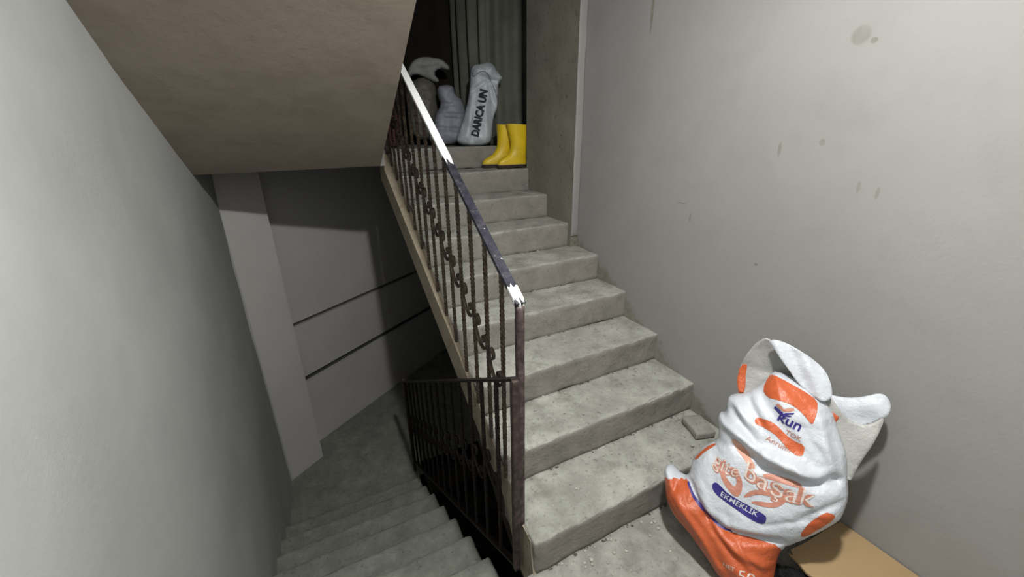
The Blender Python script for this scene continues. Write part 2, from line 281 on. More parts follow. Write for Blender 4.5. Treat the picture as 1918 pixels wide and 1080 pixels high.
def white_rail():
    m,t,b=nt('flaking_white_paint',.5,.4); P=coords(t); n=noise_(t,P,70,5,.7)
    t.links.new(ramp(t,n,[(.28,(.15,.15,.15)),(.34,(.80,.82,.80))]),b.inputs['Base Color']); return m
M_white=white_rail()
M_sheet=plain('grey_curtain',(.15,.16,.13),.8,.25,var=.25,vs=4)
M_black=plain('black_tarpaulin',(.010,.008,.007),.9,.1)
M_dark=plain('unlit_space_brown',(.022,.019,.017),.9,.1,var=.3,vs=3)  # near-black colour stands in for unlit space beyond the upper landing

SL=.574; T=.296; RI=.17
XL=lambda y:-.010+.045*y            # well-side edge of the flight going up
LW=-1.125; RW=1.175; CW=1.12; TOP=1.53
T2=.278; RI2=.1675; Y2=-.17; XW=-.047; LOW=-9*RI2
th=math.atan(.69); DX,DY=math.cos(th),math.sin(th)
def along(x0,y0,a,d=0.): return (x0+DX*a-DY*d, y0+DY*a+DX*d)
# ---------------------------------------------------------------- setting
def S(name,parts,mat,smooth=False):
    o=link(name,join(parts),mat,None,smooth); o['kind']='structure'; return o
# landing in front
def landing(u,v,w):
    return (-1.2+2.45*u,-1.6+1.6*v+(.02*v if u>.45 else 0),-.17+.17*w)
S('floor_landing',[rough(lambda u,v,w:(-.045+1.27*u,-1.6+1.615*v,-.17+.17*w),40,50,3,.0035,.008,1.)],M_floor,True)
S('floor_landing_left',[rough(lambda u,v,w:(-1.2+1.153*u,-1.6+1.43*v,-.17+.17*w),30,30,3,.003,.008,2.)],M_floor,True)
# upper landing and lower landing
wl=lambda x:3.23+.69*(x+.84)
S('floor_upper',[prism([(-1.2,2.16),(.0,2.16),(.03,2.372),(.12,2.372),(1.6,2.372),(1.6,wl(1.6)),(-1.2,wl(-1.2)+.0)],1.43,TOP-.001)],M_floor)
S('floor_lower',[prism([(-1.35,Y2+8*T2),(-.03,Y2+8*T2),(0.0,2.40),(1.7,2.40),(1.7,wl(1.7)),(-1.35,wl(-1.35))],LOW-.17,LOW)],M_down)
# walls
LWX=lambda z:-1.150+.0088*(z+1.5)
lv,lf=rough(lambda u,v,w:(LW-.2+.2*u,-1.7+4.445*v,-3.3+7.8*w),2,44,78,.0,.01)
S('wall_left',[([(LWX(z)+.020*N3((0,y,z),.9,4)+.006*N3((0,y,z),3.2,2) if x>LW-.03 else x,y+(.012*N3((0,0,z),9,1) if y>2.7 else 0),z) for x,y,z in lv],lf)],M_left,True)
S('wall_rear',[box(LW-.2,-1.75,-3.3,RW+.2,-1.55,4.5)],M_left)
S('wall_right',[box(RW,-1.6,-.17,RW+.3,1.44,4.5)],M_right)
S('wall_right_lower',[box(RW,-1.6,-3.3,RW+.3,1.44,-.17)],M_under)  # same wall below the landing, shade painted in by the near-black colour
S('wall_pillar_lower',[box(CW,1.441,-3.3,1.52,2.10,.6)],M_under)  # lower pillar coloured near-black for the stairwell shade
S('wall_pillar',[box(CW,1.441,.6,1.52,2.10,4.5)],M_colm)
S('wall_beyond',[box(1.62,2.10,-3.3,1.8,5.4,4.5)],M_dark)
S('trim_pillar_plaster',[rough(lambda u,v,w:(CW-.003+.058*u,1.428+.013*v+(.004*v if w>.5 else 0),.93+3.4*w),4,2,60,.004,.006,4.)],M_right,True)
g=lambda z0,z1,d0,d1,a0,a1:prism([along(-.84,3.23,a0,d0),along(-.84,3.23,a1,d0),along(-.84,3.23,a1,d1),along(-.84,3.23,a0,d1)],z0,z1)
S('wall_back',[g(-3.3,-.750,0,.05,-.5,3.4),g(-.680,-.122,0,.05,-.5,3.4),g(-.076,4.5,0,.05,-.5,3.4),g(-3.3,4.5,.0495,.2,-.5,3.4)],M_back)
S('slot_shade_upper',[g(-.1219,-.0761,.036,.0494,-.05,3.3)],plain('slot_shade_mid_grey',(.16,.155,.14),.95,.1,var=.2))  # grey strip in the groove paints its recess shade
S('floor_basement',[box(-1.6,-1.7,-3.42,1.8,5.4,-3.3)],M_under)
S('slot_shade_lower',[g(-.7499,-.6801,.042,.0494,-.05,3.3)],M_slot)  # dark strip paints the shade of a deep slot
def rotbox(x0,y0,a,d,z0,z1): return prism([(x0,y0),(x0+DX*a,y0+DY*a),(x0+DX*a-DY*d,y0+DY*a+DX*d),(x0-DY*d,y0+DX*d)],z0,z1)
S('wall_pilaster',[rotbox(-1.135,2.752,.355,.26,-3.3,4.5)],M_pil)
S('wall_corner',[prism([(-1.6,2.2),(-1.13,2.75),(-1.2,3.3),(-1.6,3.3)],-3.3,4.5)],M_left)
# ceilings
UZ=lambda y:1.37+SL*(2.25-y)
S('ceiling_landing',[box(LW-.1,-1.7,UZ(-.30),RW+.1,-.30,UZ(-.30)+.18),box(.02,-.301,UZ(-.30),RW+.1,-.1,UZ(-.30)+.18)],M_ceil)
S('ceiling_upper',[box(-1.4,-.1,4.5,2.2,5.6,4.6)],M_ceil)
# flight above, seen from below (its steps face away)
o=empty('concrete_staircase',(-.6,2.1,1.36),'sloping beige plastered underside of the stair flight overhead at upper left','staircase')
nst=9
prof=[(2.145,UZ(2.145)),(-.30,UZ(-.30)),(-.30,UZ(-.30)+.18),(-.17,3.06)]
for k in range(1,9): prof+= [(-.17+.27*k,3.06-.17*(k-1)),(-.17+.27*k,3.06-.17*k)]
prof+=[(2.145,1.70-.17)]
link('slab',join([prism_x(prof,LW-.03,-.035,0.)]),M_soffit,o)
def zu(s): return s
# flight going up
o=empty('concrete_staircase',(.6,0,0),'bare dusty concrete stairs climbing on the right to the upper landing','staircase')
for i in range(1,9):
    y0,y1=(i-1)*T,i*T+.012
    xr=(lambda y:RW+.02 if y<1.44 else (CW+.015 if y<2.10 else 1.6))
    def cor(u,v,w,y0=y0,y1=y1,i=i):
        y=y0+(y1-y0)*v; a=XL(y); b=(RW+.015 if y1<1.9 else CW+.3 if y1<2.1 else 1.58)
        return (a+(b-a)*u,y,(i-1)*RI-.005+(RI+.005)*w)
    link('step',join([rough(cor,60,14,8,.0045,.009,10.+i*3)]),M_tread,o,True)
# top riser
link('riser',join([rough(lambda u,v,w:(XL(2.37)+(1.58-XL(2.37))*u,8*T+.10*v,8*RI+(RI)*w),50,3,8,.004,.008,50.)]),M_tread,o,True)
dn=.215
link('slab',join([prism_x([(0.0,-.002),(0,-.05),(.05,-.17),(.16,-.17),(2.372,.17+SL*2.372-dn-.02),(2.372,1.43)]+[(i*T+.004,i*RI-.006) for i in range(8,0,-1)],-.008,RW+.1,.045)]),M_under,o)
# plaster skim on the open side of the flight: covers slab and step ends
lo_=[(.002,.0),(.02,-.13),(.14,-.12)]+[(y,.17+SL*y-dn) for y in (.3,.8,1.3,1.8,2.372)]
hi_=[(2.372,.135+SL*2.372)]+[(y,.135+SL*y+.006*N3((y,0,0),4)) for y in [2.3-.07*i for i in range(31)]]+[(.14,.170),(.03,.158),(.012,.03)]
link('side_face',join([prism_x(lo_+hi_,-.0155,-.002,.045)]),M_side,o)
# flight going down
o=empty('concrete_staircase',(-.6,0,-.17),'shadowed concrete stairs descending on the left beside the left wall','staircase')
for j in range(1,9):
    y0,y1=Y2+(j-1)*T2-.02,Y2+j*T2
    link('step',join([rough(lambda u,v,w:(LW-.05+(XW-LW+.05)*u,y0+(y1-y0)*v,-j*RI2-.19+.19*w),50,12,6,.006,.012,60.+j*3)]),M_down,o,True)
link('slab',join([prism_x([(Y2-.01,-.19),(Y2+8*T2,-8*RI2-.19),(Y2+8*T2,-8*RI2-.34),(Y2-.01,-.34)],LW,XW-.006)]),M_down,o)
# flight far below the one going up
o=empty('concrete_staircase',(.6,2.4,-1.6),'dark stair flight in the stairwell beneath the stairs going up','staircase')
pr=[(2.4,LOW)]
for k in range(1,9): pr+=[(2.4-(k-1)*T,LOW-k*RI),(2.4-k*T,LOW-k*RI)]
pr+=[(0,-3.2),(0,-3.3),(2.4,LOW-.2)]
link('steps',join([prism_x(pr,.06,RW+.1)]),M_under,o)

# ---------------------------------------------------------------- railing beside the stairs going up
def xr_(y): return -.020+.036*y
def zr(y): return .17+SL*y
def scroll(y,z,x,s=.9):
    k=[(-.045+.024*math.cos(math.radians(q)),.034+.028*math.sin(math.radians(q))) for q in range(-75,181,30)]
    k+=[(-.069,.010),(-.063,-.020),(-.044,-.050),(-.014,-.076),(.020,-.087),(.050,-.078),(.066,-.052),(.064,-.024),(.044,-.010),(.024,-.020),(.022,-.040),(.036,-.048)]
    out=[]
    for i in range(len(k)-1):
        p0,p1,p2,p3=k[max(0,i-1)],k[i],k[i+1],k[min(len(k)-1,i+2)]
        for t in (0,.33,.66):
            q=[.5*((2*p1[j])+(-p0[j]+p2[j])*t+(2*p0[j]-5*p1[j]+4*p2[j]-p3[j])*t*t+(-p0[j]+3*p1[j]-3*p2[j]+p3[j])*t**3) for j in (0,1)]
            out.append(Vector((x,y-q[0]*s,z+q[1]*s)))
    out.append(Vector((x,y-k[-1][0]*s,z+k[-1][1]*s)))
    return sweep(out,.015,.005)
o=empty('stair_railing',(0,.11,.17),'rusty iron railing with scroll ornaments climbing beside the upward stairs, half its handrail painted white','railing')
hy0,hy1=.118,2.33
def rp(y,dz=0,dx=0): return (xr_(y)+.004+dx,y,zr(y)+.905+dz)
def bar(y0,y1,n,w,t,dz=0,dx=0,seed=0):
    return sweep([Vector(rp(y0+(y1-y0)*i/n,dz+.0015*N3((y0+i*.1,seed,0),3),dx)) for i in range(n+1)],w,t)
yw0=.80
link('handrail',join([bar(hy0-.012,hy1,60,.034,.016)]),M_rail,o)
def paint_coat(y0,y1,n,seed,ragged0,ragged1):
    V=[];Fc=[]; cols=7
    for i in range(n+1):
        for k in range(cols+1):
            u=-1+2*k/cols
            ya=y0+ragged0*(N3((k*.9,seed,0),1.3)); yb=y1+ragged1*N3((k*.9,seed+4,0),1.3); y=ya+(yb-ya)*i/n
            V.append(Vector(rp(y,.0105,0))+Vector((u*.0182,0,0)))
    for i in range(n):
        for k in range(cols): a=i*(cols+1)+k; Fc.append((a,a+1,a+cols+2,a+cols+1))
    m=len(V); V+= [v-Vector((0,0,.014)) for v in V]
    Fc+=[tuple(m+q for q in f[::-1]) for f in Fc]
    rim=[k for k in range(cols+1)]+[i*(cols+1)+cols for i in range(1,n+1)]+[n*(cols+1)+k for k in range(cols-1,-1,-1)]+[i*(cols+1) for i in range(n-1,0,-1)]
    for i in range(len(rim)): a,b=rim[i],rim[(i+1)%len(rim)]; Fc.append((a,b,m+b,m+a))
    return V,Fc
w_=link('white_paint',join([paint_coat(yw0,hy1,50,1.,.10,0),]),M_white,o); w_['label']='white painted upper half of the handrail with a ragged end'
w_=link('white_tape',join([paint_coat(.112,.168,6,6.,.035,.03)]),M_white,o); w_['label']='patch of flaking white paint at the foot of the handrail'
def post(x,y,z0,z1,a,seed):
    return rough(lambda u,v,w:(x-a/2+a*u,y-a/2+a*v,z0+(z1-z0)*w),2,2,60,.0012,.003,seed)
link('post',join([post(xr_(.11)+.004,.112,.168,zr(.11)+.897,.026,3.)]),M_post,o,True)
k=0
while True:
    y=.253+.1525*k
    if y>2.33: break
    link('baluster',join([twisted(xr_(y)+.003,y,zr(y)-.035,zr(y)+.90,.0155,.036,k)]),M_iron,o)
    if y+.1525<2.33: link('scroll',join([scroll(y+.076,zr(y+.076)+.43,xr_(y+.076)+.003)]),M_iron,o,True)
    k+=1
link('top_post',join([post(xr_(2.36)-.0,2.36,1.5,zr(2.36)+.92,.026,8.)]),M_post,o,True)
M_dim=iron('shaded_lower_iron',(.008,.006,.005),(.016,.011,.009),(.032,.024,.02),.7); M_dimp=iron('dark_plum_post',(.03,.02,.018),(.065,.045,.04),(.11,.08,.07))  # lower railing iron darkened, stairwell shade put into its colour
# railing of the stairs going down
o=empty('stair_railing',(-.038,.10,-.07),'iron railing, coloured darker for shade, leading down beside the shadowed lower stairs','railing')
XD=-.036; sd=.602
zt=lambda y:.862-sd*(y-.112); zb=lambda y:-.068-sd*(y-.127)
link('post',join([post(XD-.004,.100,zb(.11)-.012,.868,.026,5.)]),M_dimp,o,True)
link('handrail',join([sweep([Vector((XD,y,zt(y)+.002*N3((y,0,0),7))) for y in [.10+i*.05 for i in range(45)]],.034,.010)]),M_dim,o)
link('bottom_rail',join([sweep([Vector((XD,y,zb(y))) for y in [.10+i*.05 for i in range(45)]],.026,.012)]),M_dim,o)
k=0
while True:
    y=.262+.1525*k
    if y>2.25: break
    link('baluster',join([twisted(XD,y,zb(y),zt(y),.016,.036,k+.5)]),M_dim,o)
    if y+.1525<2.25: link('scroll',join([scroll(y+.076,zb(y+.076)+.47,XD)]),M_dim,o,True)
    k+=1
link('end_post',join([post(XD,2.315,LOW,zt(2.3)+.02,.028,9.)]),M_dimp,o,True)

# ---------------------------------------------------------------- sheets: bags, cloth and print
def frame(C,naz,tau):
    n=Vector((naz[0],naz[1],0)).normalized(); s=Vector((-n.y,n.x,0)); z=Vector((0,0,1))
    return Vector(C),s,z*math.cos(tau)-n*math.sin(tau),n*math.cos(tau)+z*math.sin(tau)
def tri(poly,step):
    xs=[a for a,b in poly]; ys=[b for a,b in poly]; pts=[]; n=len(poly)
    for i in range(n):                                   # cut long edges
        a,b=poly[i],poly[(i+1)%n]; L=math.hypot(b[0]-a[0],b[1]-a[1]); m=max(1,int(L/step))
        pts+=[(a[0]+(b[0]-a[0])*j/m,a[1]+(b[1]-a[1])*j/m) for j in range(m)]
    ne=len(pts); x=min(xs)
    P=list(pts); row=0; y=min(ys)
    while y<max(ys):
        x=min(xs)+(step/2 if row%2 else 0)
        while x<max(xs):
            if poly_dist(poly,x,y)>step*.45: P.append((x,y))
            x+=step
        y+=step*.866; row+=1
    v,e,f,*_=delaunay_2d_cdt([Vector(q) for q in P],[(i,(i+1)%ne) for i in range(ne)],[list(range(ne))],1,1e-5)
    return [(a.x,a.y) for a in v],[tuple(q) for q in f]
def smooth_poly(poly,k=2):
    for _ in range(k):
        q=[];n=len(poly)
        for i in range(n):
            a,b=poly[i],poly[(i+1)%n]; q+=[(a[0]*.75+b[0]*.25,a[1]*.75+b[1]*.25),(a[0]*.25+b[0]*.75,a[1]*.25+b[1]*.75)]
        poly=q
    return poly
def body_mesh(fr,poly,D,back,step,wr=0.,seed=0,sc=22):
    C,s,u,n=fr; v,f=tri(poly,step); V=[];Fc=[]; nv=len(v)
    rim=[abs(poly_dist(poly,x,y))<step*.2 for x,y in v]
    for x,y in v: V.append(C+s*x+u*y+n*D(x,y))
    mp=[]
    for i,(x,y) in enumerate(v):
        if rim[i]: mp.append(i)
        else: mp.append(len(V)); V.append(C+s*x+u*y-n*back*D(x,y))
    Fc=[q for q in f]+[tuple(mp[i] for i in q[::-1]) for q in f]
    Fc=[q for q in Fc if len(set(q))==3]
    for p_ in V: p_.z=max(p_.z,C.z+.002)
    return V,Fc
def patch(fr,poly,D,lift,step,th_=.0006):
    """a thin print lying on a surface"""
    C,s,u,n=fr; v,f=tri(poly,step)
    return [C+s*x+u*y+n*(D(x,y)+lift) for x,y in v],f
def curl_sheet(fr,poly,H,step,t=.0012):
    C,s,u,n=fr; v,f=tri(poly,step); m=len(v)
    V=[C+s*x+u*y+n*H(x,y) for x,y in v]+[C+s*x+u*y+n*(H(x,y)-t) for x,y in v]
    cnt={}
    for q in f:
        for i in range(3):
            e=(q[i],q[(i+1)%3]); cnt[e]=1
    Fc=list(f)+[tuple(m+i for i in q[::-1]) for q in f]
    for (a,b) in cnt:
        if (b,a) not in cnt: Fc.append((b,a,m+a,m+b))
    return V,Fc
def text_mesh(txt,size=1.,bold=0.,res=3):
    cu=bpy.data.curves.new('t','FONT'); cu.body=txt; cu.size=size; cu.resolution_u=res; cu.offset=bold
    ob=bpy.data.objects.new('t',cu); COL.objects.link(ob); bpy.context.view_layer.update()
    me=ob.to_mesh(); v=[tuple(q.co) for q in me.vertices]; f=[tuple(q.vertices) for q in me.polygons]
    ob.to_mesh_clear(); bpy.data.objects.remove(ob)
    bm=bmesh.new(); vs=[bm.verts.new(q) for q in v]
    for q in f:
        try: bm.faces.new([vs[i] for i in q])
        except ValueError: pass
    xs=[q[0] for q in v]; w=max(xs)-min(xs)
    bmesh.ops.triangulate(bm,faces=bm.faces)
    for _ in range(2):
        ee=[e for e in bm.edges if e.calc_length()>size*.12]
        if ee: bmesh.ops.subdivide_edges(bm,edges=ee,cuts=1)
    bmesh.ops.triangulate(bm,faces=bm.faces)
    bm.verts.index_update(); V=[tuple(q.co) for q in bm.verts]; Fc=[tuple(q.index for q in g_.verts) for g_ in bm.faces]; bm.free()
    x0=min(xs); return [((a-x0)/w,b/w) for a,b,_ in V],Fc
def text_on(fr,D,txt,a,b,lift,hs=1.,bow=0.,bold=0.):
    """text running from a to b on the surface; hs stretches letter height"""
    C,s,u,n=fr; v,f=text_mesh(txt,1.,bold); ax,ay=b[0]-a[0],b[1]-a[1]; out=[]
    for x,y in v:
        y*=hs; X=a[0]+ax*x-ay*y; Y=a[1]+ay*x+ax*y+bow*4*x*(1-x)
        out.append(C+s*X+u*Y+n*(D(X,Y)+lift))
    return out,f
def plastic(name,col,rough_=.38,trans=.0,sub=0.):
    m,t,b=nt(name,rough_,.5); col=sc3(col,.80); P=coords(t); n=noise_(t,P,28,5,.65); n2=noise_(t,P,9,4,.6)
    t.links.new(ramp(t,n2,[(.3,tuple(x*.90 for x in col)),(.7,col)]),b.inputs['Base Color'])
    bump(t,b,n,.55,.012)
    return m
M_bagw=plastic('white_bag_plastic',(.70,.74,.80)); M_bago=plastic('orange_bag_print',(.66,.135,.045),.35); M_bagb=plastic('navy_bag_print',(.045,.03,.24),.4)
M_bagf=plastic('faded_brown_bag_print',(.62,.27,.19),.45); M_bagp=plastic('pale_orange_bag_print',(.78,.42,.30),.45); M_bagc=plastic('cream_bag_lettering',(.80,.72,.66),.45)
M_bagg=plastic('translucent_grey_bag_back',(.46,.46,.44),.4)
M_bagk=plain('wrinkled_black_plastic',(.012,.012,.014),.28,.5,var=.3,vs=14,b_=1.)
BAG=frame((.665,-.41,0),(-.912,-.411),R(22))
bp_=[(a,max(b,.004)) for a,b in bag_body]
bp_=smooth_poly(bp_,1)
DB=lambda x,y:bulge(bp_,bag_folds,.115,.15,x,y)+.004*min(1,max(0,poly_dist(bp_,x,y))/.03)*(N3((x,y,0),14)+.6*N3((x,y,3),34))-.007*min(1,max(0,poly_dist(bp_,x,y))/.03)*max(0,.28-abs(N3((x*.6+y*.8,(y*.6-x*.8)*.35,9),11)))**1*3
C0=BAG[0]
BG=empty('plastic_bag',tuple(C0),'big white and orange printed plastic carrier bag slumped on the landing against the right wall','bag')
bod=link('bag_body',join([body_mesh(BAG,bp_,DB,.6,.007)]),[M_bagw,M_bago],BG,True)
cut=[d_navy_line[i] for i in (1,2,3,4,5)]+[d_orange_base[i] for i in (5,6,7)]
def below(x,y):
    if x<cut[0][0]: return y<cut[0][1]-.35*(cut[0][0]-x)-.0
    for (a,b),(c_,d_) in zip(cut,cut[1:]):
        if a<=x<=c_: return y<b+(d_-b)*(x-a)/(c_-a)-.022
    return y<cut[-1][1]-.01
for pg in bod.data.polygons:
    q=pg.center; d=q; x_,y_=d.dot(BAG[1]),d.dot(BAG[2])
    if below(x_,y_): pg.material_index=1
for k,mt,lab in (('orange_top',M_bago,'upper orange stripe'),('orange_mid',M_bago,'middle orange stripe'),('orange_low',M_bago,'orange stripe at the lower right'),('orange_base',M_bago,'glossy orange bottom of the bag'),('orange_left',M_bago,'orange stripe on the left shoulder'),('pale_band',M_bagp,'pale orange band'),('swirl_left',M_bagf,'left half of the brown swirl'),('swirl_right',M_bagf,'right half of the brown swirl'),('brown_band',M_bagf,'brown band over the lettering'),('navy_line',M_bagb,'navy line above the orange bottom'),('navy_label',M_bagb,'navy label with white lettering'),('leaf_red',M_bagf,'red stroke of the leaf emblem'),('leaf_blue_a',M_bagb,'blue leaf of the emblem'),('leaf_blue_b',M_bagb,'blue leaf of the emblem')):
    pl=[(a,max(b,.012)) for a,b in globals()['d_'+k]]
    small=k.startswith('leaf') or k=='navy_line'
    if k!='orange_base' and not small: pl=smooth_poly(pl,1)
    lf=.0012 if k in ('orange_base','pale_band','brown_band') else .0018
    q=link('printed_'+('leaf' if 'leaf' in k else 'label' if 'label' in k else 'swirl' if 'swirl' in k else 'line' if 'line' in k else 'stripe'),mesh(*patch(BAG,pl,DB,lf,.005 if small else .007)),mt,BG,True); q['label']=lab
    if k=='navy_label': LABEL=q
def tx(nm,txt,a,b,mt,lift=.0024,hs=1.,bow=0.,bold=0.,lab=None,par=None):
    q=link(nm,mesh(*text_on(BAG,DB,txt,a,b,lift,hs,bow,bold)),mt,par or BG)
    if lab: q['label']=lab
tx('lettering','kun',*t_kun,M_bagb,hs=1.0,bold=.02,lab='blue lettering under the leaf emblem')
tx('lettering','TOK',*t_tok,M_bagf,hs=1.0)
tx('lettering','Anrumı',*t_tiny,M_bagf,hs=1.0,lab='tiny red line of lettering')
for a,b,s_ in ((t_gite[0],t_gite[1],'gite'),(t_basak[0],t_basak[1],'başak')):
    hs=1.1 if s_=='gite' else .95; bw=-.012 if s_=='gite' else -.02
    tx('lettering_outline',s_,a,b,M_bagf,.0026,hs,bw,.045)
    tx('lettering',s_,a,b,M_bagc,.0034,hs,bw,-.008,lab='cream lettering with a brown outline')
tx('lettering','EKMEKLİK',*t_ekmekte,M_bagw,.0034,1.0,-.004,.01,lab='white lettering on the navy label',par=LABEL)
tx('lettering','NET',t_net[0],t_net[1],M_bagc,.0026,1.0)
tx('lettering','50',(t_fifty[0][0]+.006,t_fifty[0][1]-.014),(t_fifty[0][0]+.058,t_fifty[0][1]-.008),M_bagc,.0026,.75)
# handles
def Hs(off,amp,seed):
    return lambda x,y:off+amp*N3((x,y,seed),9)+.35*amp*N3((x,y,seed),30)
rk=lambda x,y:0
lhb=link('left_handle_back',join([curl_sheet(BAG,smooth_poly(h_back,1),lambda x,y:-.045+.07*max(0,(y-.83)/.13)+.012*N3((x,y,1),11),.010)]),M_bagg,BG,True); lhb['label']='translucent grey rear layer of the left handle'
link('left_handle',join([curl_sheet(BAG,smooth_poly(h_strap,1),lambda x,y:.045+.014*math.sin((x*1.1+y*.7)*70)*.5+.02*N3((x,y,5),10),.007)]),M_bagw,BG,True)
q=link('printed_stripe',join([curl_sheet(BAG,h_stripe,lambda x,y:-.0435+.07*max(0,(y-.83)/.13)+.012*N3((x,y,1),11),.008,.0006)]),M_bago,lhb,True); q['label']='orange stripe on the left handle'
link('right_handle_back',join([curl_sheet(BAG,smooth_poly(h_rback,1),lambda x,y:-.035+.018*N3((x,y,8),14),.010)]),M_bagw,BG,True)
fr_=lambda x,y:.004+.014*N3((x,y,12),10)+.05*math.exp(-((x-.11)/.03)**2)*0
rh=link('right_handle',join([curl_sheet(BAG,smooth_poly(h_rfront,1),fr_,.010)]),M_bagg,BG,True); rh['label']='greyish front layer of the right handle'
q=link('printed_stripe',join([curl_sheet(BAG,h_rstripe,lambda x,y:fr_(x,y)+.0016,.008,.0006)]),M_bago,rh,True); q['label']='orange corner on the right handle'
# knotted white corner
ear=[p_ for p_ in d_orange_base[-3:]]
# ---- bags on the upper landing
def upbag(outline,fr,depth,rim,folds,mat,label,name='plastic_bag',sm=1,group=None,nm=.02):
    pl=smooth_poly([(a,max(b,.0)) for a,b in outline],sm)
    D=lambda x,y:bulge(pl,folds,depth,rim,x,y)+nm*min(1,max(0,poly_dist(pl,x,y))/.03)*(N3((x,y,depth*50),11)+.45*N3((x,y,7),30))
    o=empty(name,tuple(fr[0]),label,'bag',group)
    link('bag_body',join([body_mesh(fr,pl,D,.7,.012)]),mat,o,True)
    return o,D
def msack(n_,c_,r=.55): return plain(n_,c_,r,.35,var=.12,vs=12,b_=.5)
NA=(-.36,-1.)
fA=frame((.80,2.52,1.53),NA,0)
vf=[(.10,.53,.23,.49,.016,-.030),(.06,.10,.10,.47,.010,-.012),(.02,.05,.07,.45,.018,-.022),(.14,.02,.13,.42,.02,.014),(.20,.05,.19,.45,.014,-.014),(.03,.42,.16,.50,.014,-.022),(.16,.50,.22,.30,.014,-.022),(.07,.55,.20,.58,.03,.02),(-.03,.08,.03,.30,.02,.012)]
oA,DA=upbag(upA,fA,.085,.10,vf,msack('grey_white_bag',(.56,.61,.66),.4),'tall tied grey-white printed bag standing at the edge of the upper landing')
q=link('lettering',mesh(*text_on(fA,DA,'DARICA UN',(.066,.075),(.158,.425),.004,1.25,0,.06)),plain('dark_print',(.03,.035,.045),.5),oA); q['label']='dark lettering running up the bag'
flap=smooth_poly([(.075,.60),(.126,.628),(.178,.638),(.2168,.622),(.246,.571),(.2976,.516),(.257,.489),(.252,.43),(.238,.37),(.222,.42),(.20,.47),(.175,.53),(.13,.565),(.08,.55),(.045,.52),(.04,.57)],1)
q=link('folded_top',join([curl_sheet(fA,flap,lambda x,y:max(0,DA(x,y))+.016+.012*N3((x,y,2),16),.01)]),oA.children[0].data.materials[0],oA,True); q['label']='loose folded-over top edge'
fB=frame((.68,2.85,1.53),NA,0)
fl=[(-.05,.12+.055*k,.20,.10+.06*k,.012,.014 if k%2 else -.014) for k in range(5)]
upbag(upB,fB,.10,.09,fl,msack('bluish_bag',(.34,.36,.43)),'bluish grey crumpled plastic sack with a folded neck behind the tall tied bag')
upbag(upC,frame((.50,3.15,1.53),NA,0),.10,.10,[],msack('dim_beige_sack',(.15,.14,.12)),'dim beige sack at the back of the upper landing under a pale cloth')
oc=upbag(upD,frame((.46,3.09,1.53),NA,0),.05,.05,[(.05,.62,.30,.66,.02,-.02)],msack('pale_cloth',(.34,.35,.35),.8),'pale grey cloth heaped on the rear sack of the upper landing',name='cloth')[0]
oc['category']='cloth'; oc.children[0].name='cloth_body'
ot=upbag([(a,b+.062) for a,b in upE],frame((.20,2.62,1.53),NA,0),.07,.06,[],msack('maroon_cloth',(.10,.035,.03),.9),'dark maroon bundle behind the railing at the top of the stairs',name='bundle')[0]; ot['category']='bundle'; ot.children[0].name='bundle_body'

# ---------------------------------------------------------------- rubber boots
M_yel=plain('yellow_rubber',(.80,.56,.015),.45,.5,var=.12,vs=10,b_=.25); M_sole=plain('dark_rubber_sole',(.035,.022,.014),.7,var=.2)
M_in=plain('boot_lining',(.12,.07,.02),.9)
def ring(cx,hx0,hx1,hw,z,n=28,ex=2.3,lean=0.):
    out=[]
    for k in range(n):
        a=2*math.pi*k/n; c_,s_=math.cos(a),math.sin(a)
        cc=math.copysign(abs(c_)**(2/ex),c_); ss=math.copysign(abs(s_)**(2/ex),s_)
        x=cx+(cc*hx1 if cc>0 else cc*hx0); wd=hw*(1-.22*max(0,-cc)) if hx1>.1 else hw
        out.append((x+lean,ss*wd,z))
    return out
def loft(rings,cap0=True,cap1=False):
    n=len(rings[0]);V=[q for r in rings for q in r];Fc=[]
    for i in range(len(rings)-1):
        for k in range(n): Fc.append((i*n+k,i*n+(k+1)%n,(i+1)*n+(k+1)%n,(i+1)*n+k))
    if cap0: Fc.append(tuple(range(n))[::-1])
    if cap1: Fc.append(tuple(range((len(rings)-1)*n,len(rings)*n)))
    return V,Fc
